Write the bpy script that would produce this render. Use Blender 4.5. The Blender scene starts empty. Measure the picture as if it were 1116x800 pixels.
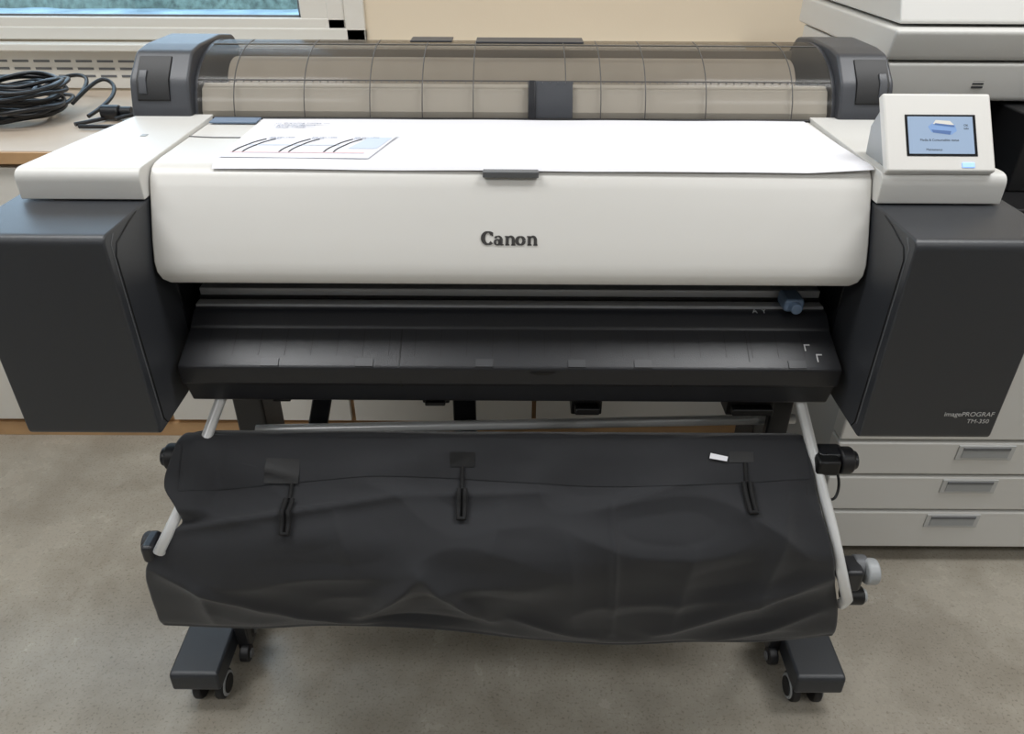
import bpy, math, random
from mathutils import Vector, Matrix, noise
random.seed(4)
sc = bpy.context.scene
try:
    sc.view_settings.view_transform = 'Standard'
except Exception: pass

def s2l(c):
    return tuple(((v/255)/12.92 if v/255<=0.04045 else ((v/255+0.055)/1.055)**2.4) for v in c)

def mat(name, rgb, rough=0.5, metal=0.0, bump=0.0, bscale=200, var=0.0, vscale=5, spec=0.5, emit=None, es=1.0, sheen=0, coat=0):
    m = bpy.data.materials.new(name); m.use_nodes = True
    nt = m.node_tree; b = nt.nodes['Principled BSDF']
    c = s2l(rgb)
    b.inputs['Base Color'].default_value = (*c,1)
    b.inputs['Roughness'].default_value = rough
    b.inputs['Metallic'].default_value = metal
    b.inputs['Specular IOR Level'].default_value = spec
    if sheen: b.inputs['Sheen Weight'].default_value = sheen
    if coat: b.inputs['Coat Weight'].default_value = coat
    tc = nt.nodes.new('ShaderNodeTexCoord')
    if var>0:
        n = nt.nodes.new('ShaderNodeTexNoise'); n.inputs['Scale'].default_value = vscale; n.inputs['Detail'].default_value = 5
        r = nt.nodes.new('ShaderNodeValToRGB')
        r.color_ramp.elements[0].position=.3; r.color_ramp.elements[1].position=.7
        r.color_ramp.elements[0].color = (*[x*(1-var) for x in c],1)
        r.color_ramp.elements[1].color = (*[min(1,x*(1+var)) for x in c],1)
        nt.links.new(tc.outputs['Object'], n.inputs['Vector']); nt.links.new(n.outputs['Fac'], r.inputs['Fac'])
        nt.links.new(r.outputs['Color'], b.inputs['Base Color'])
    if bump>0:
        n = nt.nodes.new('ShaderNodeTexNoise'); n.inputs['Scale'].default_value = bscale; n.inputs['Detail'].default_value = 2
        bp = nt.nodes.new('ShaderNodeBump'); bp.inputs['Strength'].default_value = bump; bp.inputs['Distance'].default_value = 0.001
        nt.links.new(tc.outputs['Object'], n.inputs['Vector']); nt.links.new(n.outputs['Fac'], bp.inputs['Height'])
        nt.links.new(bp.outputs['Normal'], b.inputs['Normal'])
    if emit:
        b.inputs['Emission Color'].default_value = (*s2l(emit),1); b.inputs['Emission Strength'].default_value = es
    return m

M = {}
M['white'] = mat('white_plastic',(221,219,214),.36,bump=.05,bscale=900)
M['whiteshoulder'] = mat('white_plastic_side',(218,217,213),.42,bump=.05,bscale=900)
M['dark'] = mat('charcoal_plastic',(52,54,58),.36,bump=.25,bscale=1200)
M['dark2'] = mat('black_plastic',(33,34,38),.34,bump=.2,bscale=900)
M['foot'] = mat('foot_plastic',(48,51,56),.36,bump=.2,bscale=900)
M['black'] = mat('deep_black',(12,12,14),.5)
M['capgrey'] = mat('roll_cover_grey',(62,64,69),.4,bump=.2,bscale=1000)
M['rib'] = mat('roll_cover_rib',(84,82,80),.4)
M['steel'] = mat('brushed_steel',(175,177,180),.35,metal=.3)
M['silver'] = mat('silver_tube',(225,226,226),.28,metal=.25)
M['cloth'] = mat('black_fabric',(30,31,35),.72,bump=.5,bscale=1500,sheen=.22,spec=.4)
M['strap'] = mat('black_strap',(12,12,14),.8,bump=.4,bscale=900)
M['rubber'] = mat('rubber',(22,22,25),.5)
M['ltgrey'] = mat('light_grey_plastic',(165,168,170),.4)
M['midgrey'] = mat('mid_grey_plastic',(105,107,110),.45)
M['paper'] = mat('paper',(232,232,237),.7,bump=.1,bscale=60)
M['paper2'] = mat('print_paper',(228,229,236),.7)
M['paperblue'] = mat('print_light_blue',(203,215,232),.7)
M['paperpink'] = mat('print_pink',(232,200,205),.7)
M['ink'] = mat('ink_black',(40,42,46),.7)
M['inkgrey'] = mat('ink_grey',(165,172,188),.7)
M['bluetape'] = mat('blue_grey_film',(120,140,165),.4)
M['bluelatch'] = mat('blue_grey_plastic',(105,125,150),.4)
M['frame'] = mat('window_frame',(222,219,211),.35)
M['wall'] = mat('wall_paint',(226,212,189),.8,bump=.2,bscale=150,var=.03,vscale=2)
M['wallw'] = mat('wall_paint_white',(221,221,219),.8,bump=.2,bscale=150)
M['wallg'] = mat('wall_grey_low_fill',(150,148,145),.8,bump=.2,bscale=150)  # unseen wall behind the camera, greyed to cut fill on front faces
M['cream'] = mat('cabinet_laminate',(222,218,210),.5,var=.02)
M['wood'] = mat('beech_trim',(190,152,110),.5,var=.15,vscale=9)
M['counter'] = mat('counter_laminate',(198,182,164),.45,var=.04,vscale=12)
M['copier'] = mat('copier_plastic',(216,215,211),.45,bump=.1,bscale=900)
M['copier2'] = mat('copier_grey',(192,193,192),.45)
M['logo'] = mat('logo_grey',(58,56,55),.5)
M['txt'] = mat('print_text',(205,205,205),.5)
M['cable'] = mat('cable_rubber',(18,20,24),.35)
M['btn'] = mat('blue_button',(150,180,230),.3,emit=(150,190,255),es=.8)
M['scrblk'] = mat('screen_bezel',(22,24,28),.15)
M['scr'] = mat('lcd_screen',(90,105,130),.25,emit=(178,200,222),es=.55)
M['scrdk'] = mat('lcd_graphic',(50,80,125),.4,emit=(75,105,155),es=.5)
M['scrmd'] = mat('lcd_graphic_mid',(90,120,165),.4,emit=(125,155,195),es=.5)
M['pave'] = mat('outside_ground',(150,170,180),.9,var=.35,vscale=2)

def concrete():
    m = bpy.data.materials.new('polished_concrete'); m.use_nodes=True
    nt=m.node_tree; b=nt.nodes['Principled BSDF']
    tc=nt.nodes.new('ShaderNodeTexCoord')
    def N(s,d,rough=.6,dist=0):
        n=nt.nodes.new('ShaderNodeTexNoise'); n.inputs['Scale'].default_value=s; n.inputs['Detail'].default_value=d
        n.inputs['Roughness'].default_value=rough; n.inputs['Distortion'].default_value=dist
        nt.links.new(tc.outputs['Object'],n.inputs['Vector']); return n
    n1=N(1.5,6,.55); n2=N(5,9,.65,.15); n3=N(190,3); n4=N(22,6,.7,.2)
    def ramp(n,p0,c0,p1,c1):
        r=nt.nodes.new('ShaderNodeValToRGB'); e=r.color_ramp.elements
        e[0].position=p0; e[0].color=(*s2l(c0),1); e[1].position=p1; e[1].color=(*s2l(c1),1)
        nt.links.new(n.outputs['Fac'],r.inputs['Fac']); return r
    r1=ramp(n1,.32,(160,153,141),.66,(186,180,167))
    r2=ramp(n2,.38,(226,224,221),.60,(255,255,255))
    r3=ramp(n3,.32,(205,203,200),.45,(255,255,255))
    r4=ramp(n4,.30,(212,210,206),.38,(255,255,255))
    def mul(a,bb,f):
        x=nt.nodes.new('ShaderNodeMix'); x.data_type='RGBA'; x.blend_type='MULTIPLY'; x.inputs[0].default_value=f
        nt.links.new(a,x.inputs[6]); nt.links.new(bb,x.inputs[7]); return x.outputs[2]
    o=mul(r1.outputs['Color'],r2.outputs['Color'],.9); o=mul(o,r3.outputs['Color'],.8); o=mul(o,r4.outputs['Color'],.5)
    nt.links.new(o,b.inputs['Base Color'])
    mr=nt.nodes.new('ShaderNodeMapRange'); mr.inputs[3].default_value=.18; mr.inputs[4].default_value=.34
    nt.links.new(n2.outputs['Fac'],mr.inputs[0]); nt.links.new(mr.outputs[0],b.inputs['Roughness'])
    return m
M['floor']=concrete()

def smoke():
    m=bpy.data.materials.new('smoked_clear_cover'); m.use_nodes=True
    nt=m.node_tree; b=nt.nodes['Principled BSDF']; out=nt.nodes['Material Output']
    b.inputs['Base Color'].default_value=(*s2l((112,109,105)),1); b.inputs['Roughness'].default_value=.14
    t=nt.nodes.new('ShaderNodeBsdfTransparent'); t.inputs[0].default_value=(.70,.675,.635,1)
    mx=nt.nodes.new('ShaderNodeMixShader'); mx.inputs[0].default_value=.24
    nt.links.new(t.outputs[0],mx.inputs[1]); nt.links.new(b.outputs[0],mx.inputs[2]); nt.links.new(mx.outputs[0],out.inputs[0])
    return m
M['smoke']=smoke()
def glass():
    m=bpy.data.materials.new('window_glass'); m.use_nodes=True
    nt=m.node_tree; out=nt.nodes['Material Output']; g=nt.nodes.new('ShaderNodeBsdfGlossy'); g.inputs['Roughness'].default_value=.02
    t=nt.nodes.new('ShaderNodeBsdfTransparent'); t.inputs[0].default_value=(.9,.95,.97,1)
    mx=nt.nodes.new('ShaderNodeMixShader'); mx.inputs[0].default_value=.08
    nt.links.new(t.outputs[0],mx.inputs[1]); nt.links.new(g.outputs[0],mx.inputs[2]); nt.links.new(mx.outputs[0],out.inputs[0])
    return m
M['glass']=glass()

# ---------- helpers
def link(o,parent=None):
    sc.collection.objects.link(o)
    if parent is not None:
        o.parent=parent; o.matrix_parent_inverse=Matrix.Translation(-Vector(parent.location))
    return o
def empty(name,loc):
    e=bpy.data.objects.new(name,None); e.empty_display_size=.1; e.location=loc; sc.collection.objects.link(e); return e
def mesh(name,vs,fs,m,parent=None,bevel=0,seg=3,ang=35,recalc=True,smooth=True):
    me=bpy.data.meshes.new(name); me.from_pydata([tuple(v) for v in vs],[],fs)
    if recalc:
        import bmesh
        bm=bmesh.new(); bm.from_mesh(me); bmesh.ops.recalc_face_normals(bm,faces=bm.faces); bm.to_mesh(me); bm.free()
    if smooth:
        me.polygons.foreach_set('use_smooth',[True]*len(me.polygons))
        me.set_sharp_from_angle(angle=math.radians(ang))
    me.materials.append(M[m]); me.update()
    o=bpy.data.objects.new(name,me); link(o,parent)
    if bevel>0:
        b=o.modifiers.new('bevel','BEVEL'); b.width=bevel; b.segments=seg; b.limit_method='ANGLE'; b.angle_limit=math.radians(40); b.harden_normals=True
    return o
BF=[(0,1,3,2),(4,6,7,5),(0,4,5,1),(2,3,7,6),(0,2,6,4),(1,5,7,3)]
def bverts(x0,x1,y0,y1,z0,z1):
    return [(x,y,z) for x in (x0,x1) for y in (y0,y1) for z in (z0,z1)]
def box(name,x0,x1,y0,y1,z0,z1,m,parent=None,bevel=0.002,seg=2):
    return mesh(name,bverts(x0,x1,y0,y1,z0,z1),BF,m,parent,bevel,seg)
def boxes(name,lst,m,parent=None,bevel=0):
    vs=[];fs=[]
    for b in lst:
        o=len(vs); vs+=bverts(*b); fs+=[tuple(i+o for i in f) for f in BF]
    return mesh(name,vs,fs,m,parent,bevel)
def prism(name,prof,x0,x1,m,parent=None,bevel=0,seg=3,ang=35):
    n=len(prof); X0=x0 if isinstance(x0,list) else [x0]*n; X1=x1 if isinstance(x1,list) else [x1]*n
    vs=[(X0[i],prof[i][0],prof[i][1]) for i in range(n)]+[(X1[i],prof[i][0],prof[i][1]) for i in range(n)]
    fs=[(i,(i+1)%n,n+(i+1)%n,n+i) for i in range(n)]
    fs+=[tuple(range(n)),tuple(range(2*n-1,n-1,-1))]
    return mesh(name,vs,fs,m,parent,bevel,seg,ang)
def rpoly(pts,seg=6):
    out=[]; n=len(pts)
    for i in range(n):
        p=Vector(pts[i][:2]); r=pts[i][2]
        if r<=0: out.append((p.x,p.y)); continue
        a=(Vector(pts[i-1][:2])-p).normalized(); b=(Vector(pts[(i+1)%n][:2])-p).normalized()
        for k in range(seg+1):
            t=k/seg; q=(p+a*r)*(1-t)**2+p*2*t*(1-t)+(p+b*r)*t**2
            out.append((q.x,q.y))
    return out
def tube(name,splines,r,m,parent=None,cyc=False,smooth=False,res=4):
    cu=bpy.data.curves.new(name,'CURVE'); cu.dimensions='3D'; cu.bevel_depth=r; cu.bevel_resolution=res; cu.use_fill_caps=True
    if not isinstance(splines[0][0],(tuple,list,Vector)): splines=[splines]
    for pts in splines:
        if smooth:
            s=cu.splines.new('NURBS'); s.points.add(len(pts)-1)
            for i,p in enumerate(pts): s.points[i].co=(*p,1)
            s.order_u=4; s.use_endpoint_u=not cyc; s.use_cyclic_u=cyc; s.resolution_u=6
        else:
            s=cu.splines.new('POLY'); s.points.add(len(pts)-1)
            for i,p in enumerate(pts): s.points[i].co=(*p,1)
            s.use_cyclic_u=cyc
    cu.materials.append(M[m]); o=bpy.data.objects.new(name,cu); return link(o,parent)
def cyl(name,c,axis,r,h,m,parent=None,bevel=.002,n=32):
    vs=[];ax={'X':0,'Y':1,'Z':2}[axis]
    for s in (-h/2,h/2):
        for k in range(n):
            a=2*math.pi*k/n; v=[0,0,0]; o=[i for i in range(3) if i!=ax]
            v[ax]=s; v[o[0]]=r*math.cos(a); v[o[1]]=r*math.sin(a)
            vs.append((v[0]+c[0],v[1]+c[1],v[2]+c[2]))
    fs=[(k,(k+1)%n,n+(k+1)%n,n+k) for k in range(n)]+[tuple(range(n)),tuple(range(2*n-1,n-1,-1))]
    return mesh(name,vs,fs,m,parent,bevel,2,35)
def text(name,body,size,loc,rot,m,parent=None,off=0,align='LEFT'):
    cu=bpy.data.curves.new(name,'FONT'); cu.body=body; cu.size=size; cu.offset=off; cu.align_x=align; cu.extrude=.0001
    cu.materials.append(M[m]); o=bpy.data.objects.new(name,cu); o.location=loc; o.rotation_euler=rot
    link(o,parent); return o

# ---------- ROOM
box('floor',-3,3,-2,2.4,-.05,0,'floor',bevel=0)
WY=2.28
wx0,wx1,wz0,wz1=-2.6,-.41,.93,2.15
boxes('wall_back',[(-3,wx0,WY,WY+.2,0,2.7),(wx1,3,WY,WY+.2,0,2.7),(wx0,wx1,WY,WY+.2,0,wz0),(wx0,wx1,WY,WY+.2,wz1,2.7)],'wall')
box('wall_left',-3.1,-3,-2,WY,0,2.7,'wallw',bevel=0)
box('wall_right',3,3.1,-2,WY,0,2.7,'wallw',bevel=0)
box('wall_front',-3,3,-2.1,-2,0,2.7,'wallg',bevel=0)
box('ceiling',-3,3,-2,2.4,2.7,2.8,'wallw',bevel=0)
w=empty('window_1',(-1.5,WY,1.5))
fr=[]
for (a,b,y0,y1) in ((0,.055,-.012,.07),(.055,.105,-.004,.05)):
    X0,X1,Z0,Z1=wx0+a,wx1-a,wz0+a*.5,wz1-a; t=b-a; tz=t*.6
    fr+=[(X0,X0+t,WY+y0,WY+y1,Z0,Z1),(X1-t,X1,WY+y0,WY+y1,Z0,Z1),(X0,X1,WY+y0,WY+y1,Z0,Z0+tz),(X0,X1,WY+y0,WY+y1,Z1-t,Z1)]
boxes('window_frame',fr,'frame',w,.004)
box('glazing_gasket',wx0+.1,wx1-.18,WY+.012,WY+.02,wz0+.055,wz0+.063,'midgrey',w,0)
box('gasket_side',wx1-.185,wx1-.178,WY+.012,WY+.02,wz0+.05,wz1-.1,'midgrey',w,0)
box('sash_stile',wx1-.178,wx1-.1,WY-.002,WY+.04,wz0+.045,wz1-.1,'frame',w,.004)
box('glass_pane',wx0+.1,wx1-.15,WY+.02,WY+.024,wz0+.05,wz1-.1,'glass',w,0)
box('frame_bottom_filler',wx0+.05,wx1-.05,WY+.002,WY+.1,wz0+.0005,wz0+.035,'frame',w,0)
box('window_sill_board',-2.9,.64,WY-.05,WY+.0,.905,.925,'frame',w,.004)
boxes('sill_vent_slots',[(x,x+.045,WY-.0065,WY-.004,z,z+.006) for x in [-2.2+.06*k for k in range(22)] for z in (.83,.85,.87)],'midgrey',w)
box('sill_front_panel',-2.9,.64,WY-.005,WY-.0005,.80,.905,'frame',w,0)
box('ground_outside',-14,8,2.6,20,-.3,-.02,'pave',bevel=0)
hv=[];hf=[]
for i in range(61):
    for j in range(7):
        x=-9+i*.2; a=j/6*math.pi
        hv.append((x,11.5-.6*math.cos(a)+.25*noise.noise((x*2,j,3)),-.05+.9*math.sin(a)+.2*noise.noise((x*3,j,1))))
for i in range(60):
    for j in range(6):
        k=i*7+j; hf.append((k,k+1,k+8,k+7))
M['hedge']=mat('hedge_green',(100,115,105),.9,var=.5,vscale=14)
mesh('garden_hedge',hv,hf,'hedge')

# ---------- CABINET (counter)
cab=empty('storage_cabinet',(-1.2,1.97,0))
CX0,CX1,CY0,CY1=-2.95,.63,1.68,2.265
box('countertop',CX0,CX1,CY0-.015,CY1,.765,.795,'counter',cab,.002)
box('countertop_edge_band',CX0,CX1,CY0-.022,CY0-.0155,.767,.793,'wood',cab,.001)
box('cabinet_body',CX0,CX1,CY0+.01,CY1,.045,.764,'wood',cab,0)
doors=[];xs=[-2.94,-2.41,-1.9,-1.42,-.925,-.43,.06,.60]
for a,b in zip(xs[:-1],xs[1:]): doors.append((a+.006,b-.006,CY0-.008,CY0+.009,.06,.755))
boxes('cabinet_doors',doors,'cream',cab,.0015)
box('plinth',CX0,CX1,CY0+.0,CY1,.0,.044,'wood',cab,.001)

# ---------- COPIER
cop=empty('office_copier',(1.0,1.7,0))
cx=.665
boxes('base_plate',[(cx,1.33,1.26,1.9,.02,.045)],'copier2',cop,.004)
dr=[(.045,.150),(.156,.248),(.254,.338),(.344,.60)]
for i,(a,b) in enumerate(dr):
    box('drawer_front',cx,1.33,1.225,1.265,a,b,'copier',cop,.005,3)
    if i<3:
        hx=(.960,.965,.970)[i]
        zc=b-.022
        boxes('handle_frame',[(hx-.058,hx+.058,1.2225,1.226,zc-.020,zc+.016)],'copier2',cop,.001)
        box('handle_recess',hx-.048,hx+.048,1.2215,1.2235,zc-.014,zc+.012,'ltgrey',cop,.0005)
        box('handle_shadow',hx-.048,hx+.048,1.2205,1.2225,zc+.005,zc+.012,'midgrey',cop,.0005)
box('cabinet_core',cx+.004,1.326,1.26,1.9,.041,.60,'copier2',cop,.004)
box('main_body',cx,1.33,1.24,1.9,.603,.80,'copier',cop,.01)
box('output_cavity_core',cx+.03,1.30,1.5,1.88,.80,.96,'black',cop,.004)
box('output_tray_black',cx+.005,1.32,1.26,1.5,.801,.82,'black',cop,.004)
box('cavity_column',cx+.24,1.32,1.35,1.5,.82,.955,'black',cop,.004)
prism('scanner_lower_band',rpoly([(1.44,.96,.01),(1.90,.96,.0),(1.90,1.028,0),(1.43,1.028,.006)]),cx+.004,1.33,'copier',cop,.006)
prism('scanner_unit',rpoly([(1.43,1.032,.01),(1.92,1.032,.01),(1.92,1.085,.01),(1.415,1.085,.01)]),cx-.004,1.34,'copier',cop,.01)
prism('document_feeder',rpoly([(1.44,1.09,.01),(1.90,1.09,.01),(1.86,1.20,.04),(1.50,1.20,.04)]),cx+.01,1.33,'copier',cop,.012)
boxes('vent_mark',[(.830,.850,1.4345,1.4365,z,z+.003) for z in (.985,.991,.997,1.003)],'ink',cop)
for sx in (cx+.06,1.27):
    for sy in (1.3,1.85): cyl('caster',(sx,sy,.0151),'X',.015,.02,'rubber',cop)

# ---------- PRINTER
P=empty('large_format_printer',(0,1.05,0))
HW=.4675
prof=[(1.213,.978),(1.0,.981),(.980,.980),(.968,.976),(.959,.968),(.952,.956),(.937,.926),(.922,.895),(.911,.870),(.907,.857),(.9075,.847),(.912,.840),(.922,.836),(.96,.836),(.995,.86),(1.05,.92),(1.213,.93)]
hw=[HW]*7+[HW,.4665,.4645,.460,.453,.442,.44,.44,.45,.46]
prism('front_cover',prof,[-h for h in hw],hw,'white',P,.0025,3,30)
box('cover_release_tab',-.036,.036,.953,.9655,.9705,.9785,'midgrey',P,.0012)
for s,nm in ((-1,'left'),(1,'right')):
    sp=rpoly([(.936,.945,.002),(.936,.984,.016),(1.222,.984,.004),(1.222,.945,0)],6)
    xo=[ (.628-(p[0]-.936)*.15) for p in sp]
    xi=[.4690]*len(sp)
    a,b=(xi,xo) if s>0 else ([-v for v in xo],[-v for v in xi])
    prism('shoulder_'+nm,sp,a,b,'whiteshoulder',P,.0045,4,35)
    bp=rpoly([(.814,.66,.010),(.816,.943,.013),(.965,.943,.004),(.965,.70,.01),(.925,.66,.01)],8)
    a,b=(.4690,.646) if s>0 else (-.646,-.4690)
    prism('ink_tank_cover_'+nm,bp,a,b,'dark',P,.004,4,35)
    a,b=(.4690,.588) if s>0 else (-.588,-.4690)
    box('side_body_'+nm,a,b,.965,1.222,.70,.944,'dark2',P,.004)
    x=s*.4687
    tube('panel_seam_'+nm,[(x,.905,.941),(x,.88,.936),(x,.842,.925),(x,.833,.912),(x,.833,.675),(x,.84,.664)],.0009,'black',P)
    x=s*.4689
    tube('panel_edge_'+nm,[(x,.84,.938),(x,.829,.929),(x,.8285,.90),(x,.8285,.675)],.0006,'midgrey',P)
box('shoulder_dimple',-.53,-.522,1.09,1.10,.9835,.9848,'ltgrey',P,0)
box('carriage_housing',-.466,.466,1.03,1.21,.68,.85,'black',P,.002)
box('platen_rail',-.452,.45,.99,1.03,.762,.794,'steel',P,.002)
box('platen_rail_slot',-.452,.45,.986,.992,.776,.783,'black',P,.001)
box('guide_rail_lower',-.452,.45,.968,.985,.770,.7790,'steel',P,.001)
box('carriage_blue_lever',.386,.414,.948,.985,.780,.800,'bluelatch',P,.005)
cyl('carriage_lever_knob',(.40,.944,.790),'Y',.008,.012,'bluelatch',P)
tp=rpoly([(.985,.776,.002),(.957,.775,.006),(.937,.7615,.002),(.934,.7585,.001),(.878,.729,.004),(.880,.700,.003),(.886,.697,.001),(.897,.66,.006),(1.03,.66,0),(1.03,.74,0)],5)
def flare(p): return .452 if p[0]>.93 else .452+.004*(.93-p[0])/.05
prism('output_tray',tp,[-flare(p) for p in tp],[flare(p) for p in tp],'dark2',P,.002,2,25)
def onslope(t):
    return (.934+(.878-.934)*t, .7585+(.729-.7585)*t)
vs=[];fs=[]
def slopebox(x0,x1,t0,t1,h):
    o=len(vs); y0,z0=onslope(t0); y1,z1=onslope(t1); ny,nz=-.466,.885
    for x in (x0,x1):
        for (y,z) in ((y0,z0),(y1,z1)):
            for k in (-.001,h): vs.append((x,y+ny*k,z+nz*k))
    fs.extend([tuple(i+o for i in f) for f in BF])
for xc in (-.33,-.20,-.035,.092,.183,.395): slopebox(xc-.012,xc+.012,.78,.97,.0016)
M['tab']=mat('tab_grey',(50,51,54),.4)
mesh('tray_tabs',vs,fs,'tab',P,smooth=False)
vs=[];fs=[]
for xc in [-.42+.036*k for k in range(24)]: slopebox(xc-.0004,xc+.0004,.02,.70,.0002)
slopebox(-.153,-.151,0,1,.0004)
slopebox(.33,.331,0,.8,.0004)
mesh('tray_ribs',vs,fs,'black',P,smooth=False)
vs=[];fs=[]
slopebox(.41,.4115,.35,.52,.0006); slopebox(.411,.418,.35,.38,.0006); slopebox(.424,.4255,.60,.8,.0006); slopebox(.425,.432,.60,.63,.0006)
mesh('tray_arrow_marks',vs,fs,'txt',P,smooth=False)
boxes('lip_seams',[(x-.0008,x+.0008,.8795,.90,.697,.723) for x in (-.151,.226)],'black',P)
tube('lip_edge_line',[(-.452,.8835,.6985),(.452,.8835,.6985)],.0009,'black',P)
mesh('finger_notch',[(.045+.018*math.cos(math.pi*k/12),.8775,.7235-.005*math.sin(math.pi*k/12)) for k in range(13)],[tuple(range(13))],'black',P,smooth=False)
text('warning_marks','A  Y',.011,(.345,.9555,.7757),(math.radians(20),0,0),'ltgrey',P)
# rear body + roll cover
box('roll_unit_base',-.583,.583,1.224,1.50,.74,.968,'dark2',P,.006)
cp=[(1.218,.972),(1.219,.985),(1.228,1.008),(1.245,1.030),(1.27,1.048),(1.30,1.060),(1.34,1.068),(1.39,1.068),(1.44,1.055),(1.475,1.03),(1.495,.995),(1.497,.97)]
CL,CR=-.492,.502
def dense(pr,k=4):
    out=[]
    for i in range(len(pr)-1):
        p=pr[max(i-1,0)];a=pr[i];b=pr[i+1];q=pr[min(i+2,len(pr)-1)]
        for j in range(k):
            f=j/k
            out.append(tuple(.5*((2*a[c])+(-p[c]+b[c])*f+(2*p[c]-5*a[c]+4*b[c]-q[c])*f*f+(-p[c]+3*a[c]-3*b[c]+q[c])*f**3) for c in (0,1)))
    out.append(pr[-1]); return out
cpd=dense(cp)
vs_=[];fs_=[]
for i,(y,z) in enumerate(cpd): vs_+=[(CL,y,z),(CR,y,z)]
for i in range(len(cpd)-1): fs_.append((2*i,2*i+1,2*i+3,2*i+2))
mesh('smoked_roll_cover',vs_,fs_,'smoke',P,recalc=False,ang=60)
capprof=[(1.205,.972),(1.206,.990),(1.222,1.034),(1.262,1.070),(1.30,1.075),(1.40,1.075),(1.46,1.066),(1.50,1.03),(1.515,.972)]
for s,nm,xi in ((-1,'left',-CL),(1,'right',CR)):
    pr=rpoly([(y,z,.008) for y,z in capprof],4)
    n=len(pr)
    outx=[.590 if p[1]<1.04 else .590-.1*(p[1]-1.04) for p in pr]
    a,b=([xi+.006]*n,outx) if s>0 else ([-v for v in outx],[-xi-.006]*n)
    prism('roll_cover_end_cap_'+nm,pr,a,b,'capgrey',P,.005,3,35)
    pr2=[(1.36+(y-1.36)*.985,.965+(z-.965)*.985) for y,z in cpd]
    a,b=(xi-.001,xi+.008) if s>0 else (-xi-.008,-xi+.001)
    prism('roll_cover_hinge_ring_'+nm,cpd,a,b,'capgrey',P,.001,2,50)
    q=[(1.2110,1.006),(1.2205,1.0335),(1.2540,1.0630)]; q=[(y-.0014,z+.0014) for y,z in q]; q2=[(y+.012,z-.012) for y,z in q]
    prism('end_cap_recess_shade_'+nm,q+q2[::-1],*((-.578,-.528) if s<0 else (.532,.582)),'black',P,.001)  # dark piece on the cap surface; black stands in for the hollow's shade
    q=[(1.2110,1.006),(1.2205,1.0335),(1.2540,1.0630)]
    q=[(1.2135,1.014),(1.2205,1.0345),(1.2330,1.0455)]; q=[(y-.0026,z+.0026) for y,z in q]; q2=[(y+.01,z-.01) for y,z in q]
    prism('end_cap_grip_'+nm,q+q2[::-1],*((-.574,-.562) if s<0 else (.566,.578)),'capgrey',P,.001)
ribx=[-.435,-.325,-.222,-.14,-.06,.085,.14,.21,.305,.44]
tube('roll_cover_ribs',[[(x,y,z+.0003) for y,z in cpd[3:28]] for x in ribx],.0009,'rib',P)
tube('roll_cover_crease',[[(CL,1.2455,1.031),(CR,1.2455,1.031)],[(CL,1.34,1.0685),(CR,1.34,1.0685)]],.0010,'rib',P)
boxes('roll_cover_scale',[( -.48+.012*k,-.4792+.012*k,1.238,1.2445,1.0290,1.0305) for k in range(81)],'midgrey',P)
tube('roll_cover_front_seam',[(CL,1.216,.9785),(CR,1.216,.9785)],.003,'black',P)
q=[(y-.002,z+.002) for y,z in cp[0:4]]; q2=[(y+.01,z-.006) for y,z in q]
prism('roll_cover_latch_plate',q+q2[::-1],.034,.096,'capgrey',P,.002)
q=[(y-.005,z+.004) for y,z in cp[0:4]]; q2=[(y+.01,z-.006) for y,z in q]
prism('roll_cover_latch_post',q+q2[::-1],.026,.038,'dark2',P,.002)
M['rollw']=mat('roll_paper',(205,198,188),.6)
M['deckw']=mat('roll_deck_ivory',(252,249,243),.5)
M['inner']=mat('roll_bay_inner',(150,142,132),.5)
cyl('paper_roll',(0.0,1.36,.985),'X',.060,.94,'rollw',P,.003,64)
prism('roll_deck',[(1.226,.97),(1.226,.988),(1.243,1.018),(1.258,1.024),(1.268,1.010),(1.268,.97)],CL+.004,CR-.004,'deckw',P,.001,3,20)
box('roll_bay_back',CL+.004,CR-.004,1.44,1.444,.97,1.045,'inner',P,0)
box('roll_cover_top_hinge_a',-.17,-.10,1.36,1.40,1.069,1.072,'capgrey',P,.001)
box('roll_cover_top_handle',-.06,.12,1.355,1.40,1.068,1.0715,'capgrey',P,.001)

# control panel (tilted)
a_=math.atan2(.086,.070)
def pp3(u,v,d): return (.471+u,.944+math.cos(a_)*v-math.sin(a_)*d,.981+math.sin(a_)*v+math.cos(a_)*d)
def panelbox(name,u0,u1,v0,v1,d0,d1,m,bev=.002,seg=3):
    return mesh(name,[pp3(u,v,d) for u in (u0,u1) for v in (v0,v1) for d in (d0,d1)],BF,m,P,bev,seg)
def panelpoly(name,pts,d,m):
    return mesh(name,[pp3(u,v,d) for u,v in pts],[tuple(range(len(pts)))],m,P,0,recalc=False,smooth=False)
panelbox('control_panel_body',0,.137,-.001,.103,-.0,.012,'white',.0035,4)
panelbox('control_panel_screen_bezel',.026,.115,.019,.074,.0115,.0128,'scrblk',.0008)
panelbox('control_panel_lcd',.029,.111,.022,.071,.0125,.0132,'scr',.0003)
panelpoly('lcd_icon_body',[(.054,.0575),(.058,.0500),(.083,.0470),(.090,.0520),(.088,.0600),(.062,.0640)],.0135,'scrmd')
panelpoly('lcd_icon_front',[(.058,.0535),(.060,.0495),(.081,.0468),(.083,.0515)],.0137,'scrdk')
panelpoly('lcd_icon_top',[(.060,.0610),(.064,.0660),(.082,.0650),(.087,.0595)],.0138,'frame')
panelpoly('lcd_icon_roll',[(.062,.0600),(.063,.0620),(.087,.0590),(.087,.0570)],.0140,'scrdk')
def paneltext(name,body,size,u,v):
    text(name,body,size,pp3(u,v,.0134),(a_,0,0),'ink',P)
paneltext('lcd_text','Media & Consumables status',.0042,.043,.0385)
paneltext('lcd_text_small','Maintenance',.0040,.050,.026)
paneltext('lcd_side_text','OK\nInfo',.004,.099,.058)
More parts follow.
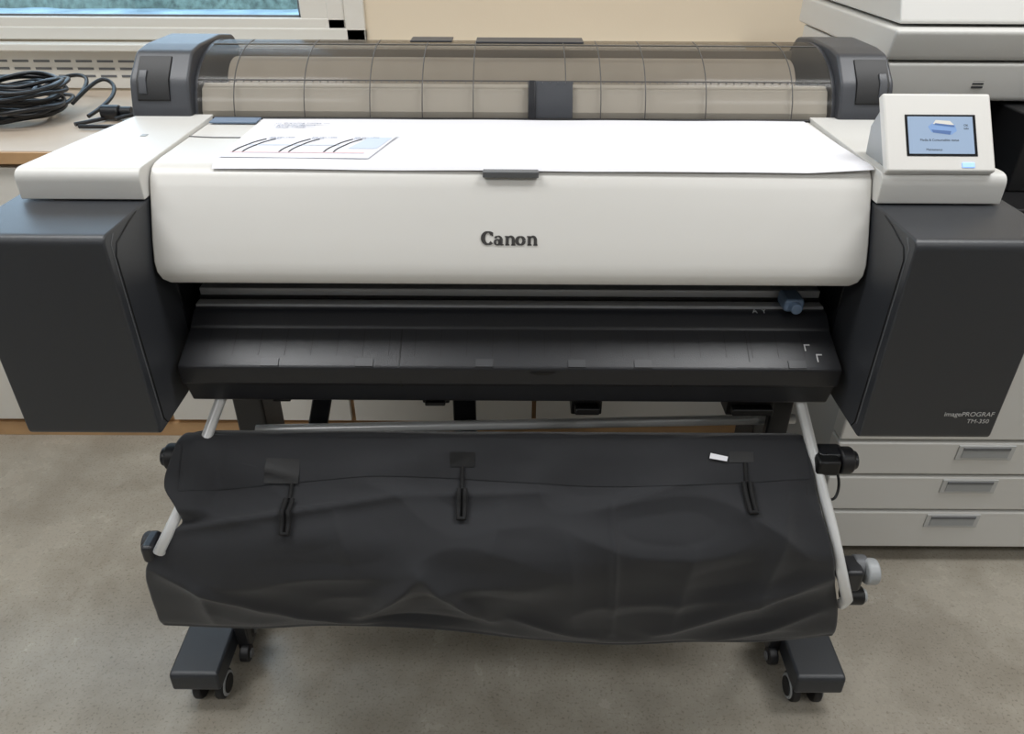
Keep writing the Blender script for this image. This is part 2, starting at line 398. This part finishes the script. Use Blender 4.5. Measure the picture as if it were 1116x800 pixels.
panelbox('panel_button_blue',.094,.110,.004,.011,.0115,.0135,'btn',.001)
panelbox('panel_top_tab',.060,.086,.1020,.1045,.002,.010,'midgrey',.001)
prism('control_panel_back',[(.952,.983),(1.010,1.050),(1.030,1.02),(1.025,.983)],.48,.60,'ltgrey',P,.003)

# logo glyphs on sloped front face
fy0,fz0=.911,.870; fy1,fz1=.952,.956
fv=Vector((0,fy1-fy0,fz1-fz0)).normalized(); fn=Vector((0,-fv.z,fv.y))
org=Vector((-.0375,.9225,.8965))-fv*.0055+fn*.0008
LV=[];LF=[]
def stroke(pts,ws,ox):
    n=len(pts)
    for i,(p,w_) in enumerate(zip(pts,ws)):
        a=Vector(pts[max(0,i-1)]); b=Vector(pts[min(n-1,i+1)]); t=(b-a); t=t.normalized() if t.length>0 else Vector((1,0)); nn=Vector((-t.y,t.x))
        for s in (-1,1):
            q=Vector(p)+nn*s*w_/2
            LV.append(org+Vector((ox+q.x,0,0))+fv*q.y)
    o=len(LV)-2*n
    for i in range(n-1): LF.append((o+2*i,o+2*i+1,o+2*i+3,o+2*i+2))
def arc(cx_,cy_,rx,ry,a0,a1,n=24): return [(cx_+rx*math.cos(math.radians(a0+(a1-a0)*i/n)),cy_+ry*math.sin(math.radians(a0+(a1-a0)*i/n))) for i in range(n+1)]
def wv(a0,a1,thick,thin,n=24): return [thin+(thick-thin)*abs(math.cos(math.radians(a0+(a1-a0)*i/n))) for i in range(n+1)]
mm=.00105
stroke(arc(8*mm,9*mm,6.2*mm,7.4*mm,38,318),wv(38,318,5.4*mm,1.8*mm),0)
stroke([(13*mm,16.2*mm),(13.4*mm,11.4*mm)],[2.2*mm,2.2*mm],0)
def glyph_n(ox):
    stroke([(2.2*mm,.4*mm),(2.2*mm,11.6*mm)],[4.0*mm,4.0*mm],ox)
    stroke([(-.3*mm,.8*mm),(5.0*mm,.8*mm)],[1.6*mm]*2,ox); stroke([(-.8*mm,11.0*mm),(3*mm,11.0*mm)],[1.6*mm]*2,ox)
    stroke(arc(6.3*mm,7.4*mm,3.4*mm,3.6*mm,160,0,12),[1.6*mm+ (2.4*mm*i/12) for i in range(13)],ox)
    stroke([(9.7*mm,8*mm),(9.7*mm,.2*mm)],[4.0*mm]*2,ox); stroke([(7.2*mm,.8*mm),(12.4*mm,.8*mm)],[1.6*mm]*2,ox)
stroke(arc(19.5*mm,4.0*mm,2.9*mm,3.0*mm,0,360),wv(0,360,3.2*mm,1.6*mm),0)
stroke(arc(20.6*mm,8.2*mm,3.6*mm,3.0*mm,170,0,12),[3*mm-(.06*mm*i) if i<4 else 1.6*mm+.2*mm*(i-4) for i in range(13)],0)
stroke([(24.2*mm,8.6*mm),(24.2*mm,.4*mm)],[4.0*mm]*2,0); stroke([(24*mm,.8*mm),(27.5*mm,1*mm)],[1.6*mm]*2,0)
glyph_n(29.6*mm)
stroke(arc(48.2*mm,6*mm,4.4*mm,4.8*mm,0,360),wv(0,360,4.4*mm,1.8*mm),0)
glyph_n(57*mm)
mesh('brand_logo',LV,LF,'logo',P,recalc=False,smooth=False)
text('model_label_line_one','imagePROGRAF',.0098,(.572,.8130,.699),(math.radians(90),0,0),'txt',P)
text('model_label_line_two','TM-350',.0092,(.605,.8130,.688),(math.radians(90),0,0),'txt',P)

# ---------- STAND
for s,nm in ((-1,'left'),(1,'right')):
    fp=rpoly([(.848,.056,.008),(.850,.098,.010),(1.0,.104,0),(1.5,.104,.01),(1.5,.056,.008)],5)
    a,b=(.515,.603) if s>0 else (-.607,-.519)
    prism('stand_foot_'+nm,fp,a,b,'foot',P,.006,4)
    c=(a+b)/2-s*.01
    for yy in (.885,1.45):
        box('caster_fork',c-.010,c+.010,yy-.018,yy+.018,.03,.0575,'dark2',P,.004)
        for dx in (-.02,.02):
            cyl('caster_wheel',(c+dx,yy,.0285),'X',.028,.016,'rubber',P,.004)
            cyl('caster_hub',(c+dx*1.42,yy,.0285),'X',.023,.004,'ltgrey',P,.001)
            cyl('caster_hub_centre',(c+dx*1.50,yy,.0285),'X',.018,.005,'rubber',P,.001)
    a,b=(.455,.51) if s>0 else (-.51,-.455)
    box('stand_leg_'+nm,a,b,1.14,1.24,.16,.70,'dark2',P,.006)
    a,b=(.455,.545) if s>0 else (-.545,-.455)
    box('stand_leg_base_'+nm,a,b,1.14,1.24,.10,.17,'dark2',P,.006)
    xb=s*.505
    box('foot_bracket_'+nm,xb-.012,xb+.012,.94,.985,.05,.12,'dark2',P,.004)
    for dy in (-.02,.018):
        cyl('bracket_roller',(xb-s*.004,.955+dy,.062+dy*.6),'X',.017,.018,'rubber',P,.003)
        cyl('bracket_roller_cap',(xb-s*.0145,.955+dy,.062+dy*.6),'X',.009,.003,'midgrey',P,.001)
box('stand_cross_beam',-.456,.456,1.17,1.21,.22,.29,'dark2',P,.004)
tube('basket_arm_left',[(-.416,.915,.665),(-.440,.872,.608),(-.464,.795,.543),(-.487,.757,.502),(-.490,.790,.460),(-.485,.82,.40)],.0080,'silver',P)
tube('basket_arm_right',[(.420,.915,.665),(.443,.862,.586),(.458,.79,.52),(.470,.755,.47),(.488,.750,.42),(.498,.775,.38)],.0080,'silver',P)
tube('basket_leg_left',[(-.485,.82,.40),(-.505,.95,.11)],.0075,'silver',P)
tube('basket_leg_right',[(.488,.79,.38),(.505,.95,.11)],.0075,'silver',P)
tube('basket_cross_tube',[(.455,.985,.570),(-.41,.985,.542)],.0085,'silver',P)
tube('basket_front_tube',[(-.470,.825,.465),(.445,.825,.465)],.0065,'silver',P)
box('hanger_plate_centre',-.092,-.055,1.0,1.015,.44,.662,'dark2',P,.003)
box('hanger_plate_right',.402,.436,.955,.97,.44,.662,'dark2',P,.003)
mesh('hanger_plate_diagonal',[(-.268,1.0,.662),(-.268,1.015,.662),(-.298,1.0,.662),(-.298,1.015,.662),(-.318,1.0,.47),(-.318,1.015,.47),(-.350,1.0,.47),(-.350,1.015,.47)],[(0,1,3,2),(4,6,7,5),(0,4,5,1),(2,3,7,6),(0,2,6,4),(1,5,7,3)],'dark2',P,.003)
for xc,w_,h_ in ((-.335,.036,.018),(-.11,.04,.026),(.115,.046,.045),(.36,.07,.045)):
    boxes('tray_bracket',[(xc-w_/2,xc+w_/2,.93,.975,.66-h_,.662),(xc-w_/2+.005,xc+w_/2-.005,.915,.955,.66-h_*.8,.66-h_*.55)],'black',P,.002)
tube('sensor_cable',[(-.36,.96,.655),(-.33,.96,.622),(-.28,.96,.625),(-.24,.96,.658)],.0025,'cable',P,smooth=True)
for s,nm in ((-1,'left'),(1,'right')):
    box('arm_clamp_upper_'+nm,*( (-.482,-.455) if s<0 else (.445,.485)),.855,.885,.560,.60,'dark2',P,.006)
    cyl('arm_knob_upper_'+nm,(s*.486,.862,.585),'X',.020,.020,'rubber',P,.004)
    cyl('arm_knob_upper_cap_'+nm,(s*.499,.862,.585),'X',.014,.008,'dark2',P,.003)
    box('arm_clamp_lower_'+nm,*((-.512,-.494) if s<0 else (.478,.505)),.752,.79,.48 if s<0 else .43,.512 if s<0 else .47,'dark2',P,.006)
    cyl('arm_knob_lower_'+nm,(s*.508,.780,.494 if s<0 else .455),'X',.017,.020,'rubber' if s<0 else 'midgrey',P,.004)
box('arm_latch_right',.440,.474,.84,.872,.572,.598,'black',P,.005)
cyl('arm_knob_grey',(.520,.77,.455),'X',.019,.018,'ltgrey',P,.004)
cyl('arm_knob_low',(.506,.77,.405),'X',.014,.03,'rubber',P,.003)
cyl('arm_knob_low_cap',(.523,.77,.405),'X',.010,.005,'ltgrey',P,.001)
tube('arm_cable_loop',[(.455,.86,.60),(.478,.855,.575),(.485,.84,.54),(.465,.825,.53),(.452,.835,.555)],.002,'cable',P,smooth=True)

# cloth basket
path=[(.905,.60),(.88,.608),(.852,.586),(.822,.559),(.790,.530),(.762,.502),(.7515,.463),(.753,.42),(.758,.378),(.763,.345),(.774,.340),(.85,.38),(.94,.42),(.985,.46)]
XL=[-.455,-.468,-.478,-.482,-.458,-.494,-.512,-.518,-.522,-.524,-.515,-.50,-.48,-.46]
XR=[.415,.430,.436,.438,.443,.452,.462,.478,.490,.494,.49,.48,.46,.44]
NV,NU=170,340
def interp(lst,t):
    f=t*(len(lst)-1); i=min(int(f),len(lst)-2); f-=i
    a=lst[i]; b=lst[i+1]; p=lst[max(i-1,0)]; q=lst[min(i+2,len(lst)-1)]
    def cr(p,a,b,q): return .5*((2*a)+(-p+b)*f+(2*p-5*a+4*b-q)*f*f+(-p+3*a-3*b+q)*f**3)
    if isinstance(a,tuple): return tuple(cr(p[k],a[k],b[k],q[k]) for k in range(len(a)))
    return cr(p,a,b,q)
creases=[
 (-.125,.45,-.22,.63,.020,.014),(-.125,.45,-.03,.61,.020,.014),(-.20,.66,-.06,.64,-.010,.018),
 (-.46,.335,-.16,.245,.012,.008),(-.16,.245,.05,.235,.005,.009),
 (.145,.26,.155,.64,.006,.004),(.145,.27,.30,.18,.006,.014),
 (.30,.24,.42,.40,.011,.016),(.40,.20,.36,.55,.010,.014),(.22,.64,.46,.46,.014,.016),
 (-.50,.44,-.36,.58,.014,.014),(-.36,.58,-.22,.68,.010,.016),
 (.0,.60,.14,.66,.010,.016),(.46,.58,.30,.68,.010,.014),(-.44,.14,-.30,.20,.006,.012),
 (-.44,.50,-.44,.66,.009,.012),(.08,.34,.10,.60,.007,.016),(.26,.38,.24,.62,.009,.016),(-.25,.28,-.22,.44,.006,.010),(.0,.24,-.03,.42,.005,.012)]
def segd(px,pv,c):
    ax,av,bx,bv=c[0],c[1],c[2],c[3]; k=.9
    A=Vector((ax,av*k)); B=Vector((bx,bv*k)); Q=Vector((px,pv*k)); t=max(0,min(1,(Q-A).dot(B-A)/max(1e-9,(B-A).length_squared)))
    return (Q-(A+(B-A)*t)).length, math.sin(math.pi*min(1,max(0,.15+.70*t)))
def sst(a,b,x):
    t=max(0,min(1,(x-a)/(b-a))); return t*t*(3-2*t)
def clothpt(u,v):
    y,z=interp(path,v); xl=interp(XL,v); xr=interp(XR,v)
    y2,z2=interp(path,min(1,v+.01)); y1,z1=interp(path,max(0,v-.01))
    t=Vector((y2-y1,z2-z1)); t=t.normalized(); ny,nz=(t.y,-t.x)
    x=xl+(xr-xl)*u
    w_=max(0,min(1,(v-.42)/.25))
    hem=-.040*math.exp(-((x-.22)/.26)**2)-.004*math.sin(x*14+1.0)+.004*noise.noise((x*9,2,5))
    z+=hem*w_*(1 if v<.8 else max(0,(1-v)/.2))
    d=0
    for c in creases:
        dist,tt=segd(x,v,c); d+=c[4]*tt*math.exp(-abs(dist/(c[5]*1.5))**1.2)
    env=math.sin(math.pi*min(1,v/.75)) if v<.75 else 0
    edge=sst(-.46,-.40,x)
    d+= env*(.013*noise.noise((x*4,v*5,1.2))+.004*noise.noise((x*9+v*4,v*7,7.7)))*edge
    n2=noise.noise((x*5+3+v*4,v*6-x*3,2.2)); d+=env*.007*(.35-min(1,abs(n2)*2.5))*edge
    sag=math.exp(-((v-.24)/.10)**2)*(.010)*(1-(2*u-1)**4); d-=sag
    d=max(d,-.018)
    d+=.022*(1-sst(-.455,-.41,x))*sst(.05,.12,v)*(1-sst(.285,.32,v))
    if ny>0 and v<.6: ny,nz=-ny,-nz
    return Vector((x,y+ny*d,z+nz*d))
vs=[];fs=[]
for j in range(NV+1):
    for i in range(NU+1):
        vs.append(clothpt(i/NU,j/NV))
for j in range(NV):
    for i in range(NU):
        k=j*(NU+1)+i; fs.append((k,k+1,k+NU+2,k+NU+1))
o=mesh('catch_basket_cloth',vs,fs,'cloth',P,recalc=True,ang=180)
so=o.modifiers.new('solid','SOLIDIFY'); so.thickness=.0015; so.offset=0
def oncloth(x,v,off=.003):
    u=(x-interp(XL,v))/(interp(XR,v)-interp(XL,v)); p=clothpt(u,v); return p+Vector((0,-.7,.7))*off
V=[];F=[]
nb=200
for j in range(5):
    for i in range(nb+1):
        x=-.462+(.43+.462)*i/nb; vb=.205+.012*math.sin(x*9)+.10*max(0,-x-.2)
        V.append(oncloth(x,.075+(vb-.075)*j/4,.0030 if j<4 else .0018))
for j in range(4):
    for i in range(nb):
        k=j*(nb+1)+i; F.append((k,k+1,k+nb+2,k+nb+1))
o=mesh('basket_hem_band',V,F,'cloth',P,ang=180)
for k,(x,v0,v1) in enumerate(((-.312,.255,.345),(-.068,.225,.30),(.340,.205,.285))):
    L=[]
    for i in range(9):
        v=v0+(v1-v0)*i/8; L.append(oncloth(x-.0045,v,.007))
    R=[oncloth(x+.0045,v0+(v1-v0)*i/8,.007) for i in range(8,-1,-1)]
    tube('strap_loop',[[tuple(p) for p in L+R]],.0036,'strap',P)
    w_=(.024,.018,.018)[k]; V=[];F=[]
    dx=(-.015,-.0,-.005)[k]; va=(.145,.125,.12)[k]; vb=(.215,.165,.15)[k]
    for j in range(9):
        for i in range(13): V.append(oncloth(x+dx-w_+2*w_*i/12,va+(vb-va)*j/8,.0040))
    for j in range(8):
        for i in range(12):
            q=j*13+i; F.append((q,q+1,q+14,q+13))
    mesh('strap_slot_shade',V,F,'black',P)  # flat patch laid on the cloth; opening's darkness painted in black
    tube('strap_band',[[tuple(oncloth(x,vb+(v0-vb)*i/5,.0045)) for i in range(6)]],.0028,'strap',P)
V=[oncloth(a,b,.007) for a,b in ((.290,.125),(.315,.135),(.313,.148),(.288,.14))]
mesh('basket_label',V,[(0,1,2,3)],'paper',P)

# ---------- PAPER on top
V=[];F=[]
nx,ny_=60,40
pp=[(1.205,.9795),(1.10,.9805),(1.0,.9822),(.982,.9818),(.972,.9795),(.965,.9752)]
for j in range(ny_+1):
    f=j/ny_
    for i in range(nx+1):
        a=i/nx
        y,z=interp(pp,f)
        x=-.388+a*(.855-.012*(1-f)); y+=-.005*a*f
        V.append((x-.002,y,z+.0018+.0009*noise.noise((x*7,y*9,1))+.005*max(0,a-.90)/.10*f))
for j in range(ny_):
    for i in range(nx):
        k=j*(nx+1)+i; F.append((k,k+1,k+nx+2,k+nx+1))
mesh('paper_sheet',V,F,'paper',None,ang=180)
PM=empty('printed_map',(-.28,1.08,.985))
def sheet(name,cs,z,m,amp=.0001,parent=None,n=16):
    V=[];F=[]
    (x0,y0),(x1,y1),(x2,y2),(x3,y3)=cs
    for j in range(n+1):
        for i in range(n+1):
            a=i/n;b=j/n
            x=(x0*(1-a)+x1*a)*(1-b)+(x3*(1-a)+x2*a)*b; y=(y0*(1-a)+y1*a)*(1-b)+(y3*(1-a)+y2*a)*b
            V.append((x,y,z+amp*(1+noise.noise((x*8,y*8,z*10)))))
    for j in range(n):
        for i in range(n):
            k=j*(n+1)+i; F.append((k,k+1,k+n+2,k+n+1))
    return mesh(name,V,F,m,parent,ang=180)
sheet('map_paper',[(-.388,.990),(-.190,.986),(-.165,1.10),(-.350,1.10)],.9850,'paper2',.0001,PM)
sheet('map_blue_patch',[(-.225,1.030),(-.186,1.030),(-.172,1.085),(-.205,1.085)],.9854,'paperblue',.0001,PM)
sheet('map_pink_strip',[(-.380,1.010),(-.20,1.008),(-.199,1.012),(-.379,1.014)],.9854,'paperpink',.0001,PM)
sheet('map_blue_strip',[(-.370,1.045),(-.24,1.045),(-.239,1.048),(-.369,1.048)],.9854,'paperblue',.0001,PM)
for kx in (-.376,-.314,-.254):
    for dx in (0,.013):
        tube('map_road',[[(kx+dx,1.012,.9856),(kx+dx+.001,1.03,.9856),(kx+dx+.011,1.045,.9856),(kx+dx+.014,1.06,.9856),(kx+dx+.028,1.075,.9856)]],.0008,'ink',PM,smooth=True,res=2)
for kx in (-.345,-.285,-.225):
    text('map_caption','site plan 1:500\nsection',.006,(kx,1.082,.9857),(0,0,0),'inkgrey',PM)
text('sheet_note','--- drawing notes ---\n- general layout\n  scale 1:500',.010,(-.36,1.165,.9840),(0,0,0),'inkgrey',PM)
box('film_strip',-.462,-.390,1.178,1.206,.9805,.983,'bluetape',P,.0005)
tube('corner_seam',[(-.466,1.105,.9805),(-.43,1.10,.9805),(-.39,1.10,.9805)],.0008,'midgrey',P)
P.location.x-=.003

# ---------- CABLES on the counter
def coil(name,cx_,cy_,R,n,r,zt):
    sp=[]
    for k in range(n):
        rr=R*random.uniform(.62,1.08); ox=cx_+random.uniform(-.025,.025); oy=cy_+random.uniform(-.025,.025); ph=random.random()*6
        zz=.795+r+.0015+zt*k/n; sp.append([(ox+rr*math.cos(a+ph)*random.uniform(.93,1.06),oy+rr*.95*math.sin(a+ph)*random.uniform(.95,1.05),zz+.012*abs(math.sin(a*1.5+ph))) for a in [2*math.pi*i/12 for i in range(12)]])
    return tube(name,sp,r,'cable',None,cyc=True,smooth=True)
coil('coiled_cable',-1.22,1.93,.105,16,.0050,.085)
pc=empty('power_cable',(-1.0,1.95,.8))
tube('cord_a',[[(-1.13,2.0,.82),(-1.12,2.1,.85),(-1.16,2.17,.87),(-1.25,2.15,.85),(-1.3,2.1,.81)],[(-1.13,2.0,.82),(-1.10,2.08,.86),(-1.08,2.12,.87),(-1.02,2.05,.83),(-1.06,1.93,.805)],[(-1.06,1.86,.803),(-1.0,1.93,.803),(-.98,2.0,.803),(-.92,2.05,.803),(-.80,2.06,.803)],[(-1.04,1.84,.803),(-.98,1.84,.803),(-.90,1.84,.803),(-.86,1.95,.803),(-.80,2.0,.803),(-.7,2.0,.803)],[(-.98,1.90,.806),(-.93,1.95,.815),(-.85,1.93,.81),(-.80,1.90,.803),(-.86,1.85,.803),(-.95,1.88,.803)]],.005,'cable',pc,smooth=True)
cyl('plug_body',(-1.0,1.93,.815),'X',.018,.045,'cable',pc,.004)
cyl('plug_collar',(-.965,1.935,.815),'X',.013,.03,'cable',pc,.003)

# ---------- LIGHTS
def area(name,loc,rot,sx,sy,e,col):
    l=bpy.data.lights.new(name,'AREA'); l.shape='RECTANGLE'; l.size=sx; l.size_y=sy; l.energy=e; l.color=col
    o=bpy.data.objects.new(name,l); o.location=loc; o.rotation_euler=rot; sc.collection.objects.link(o)
for (x,y,e) in ((-1.4,-.7,16),(1.4,-.7,16),(-1.2,.95,28),(1.2,.95,28)):
    area('ceiling_light_panel',(x,y,2.66),(0,0,0),1.2,.5,e,(.97,.975,.98))
wd=bpy.data.worlds.new('World'); sc.world=wd; wd.use_nodes=True
bg=wd.node_tree.nodes['Background']; bg.inputs[0].default_value=(.66,.82,1,1); bg.inputs[1].default_value=3.6

# ---------- CAMERA
cd=bpy.data.cameras.new('camera'); cd.sensor_width=36; cd.lens=825/1116*36; cd.clip_start=.02
co=bpy.data.objects.new('camera',cd); sc.collection.objects.link(co)
co.matrix_world=Matrix.Translation((0,0,1.28))@Matrix.Rotation(math.radians(58),4,'X')@Matrix.Rotation(math.radians(.3),4,'Z')
sc.camera=co
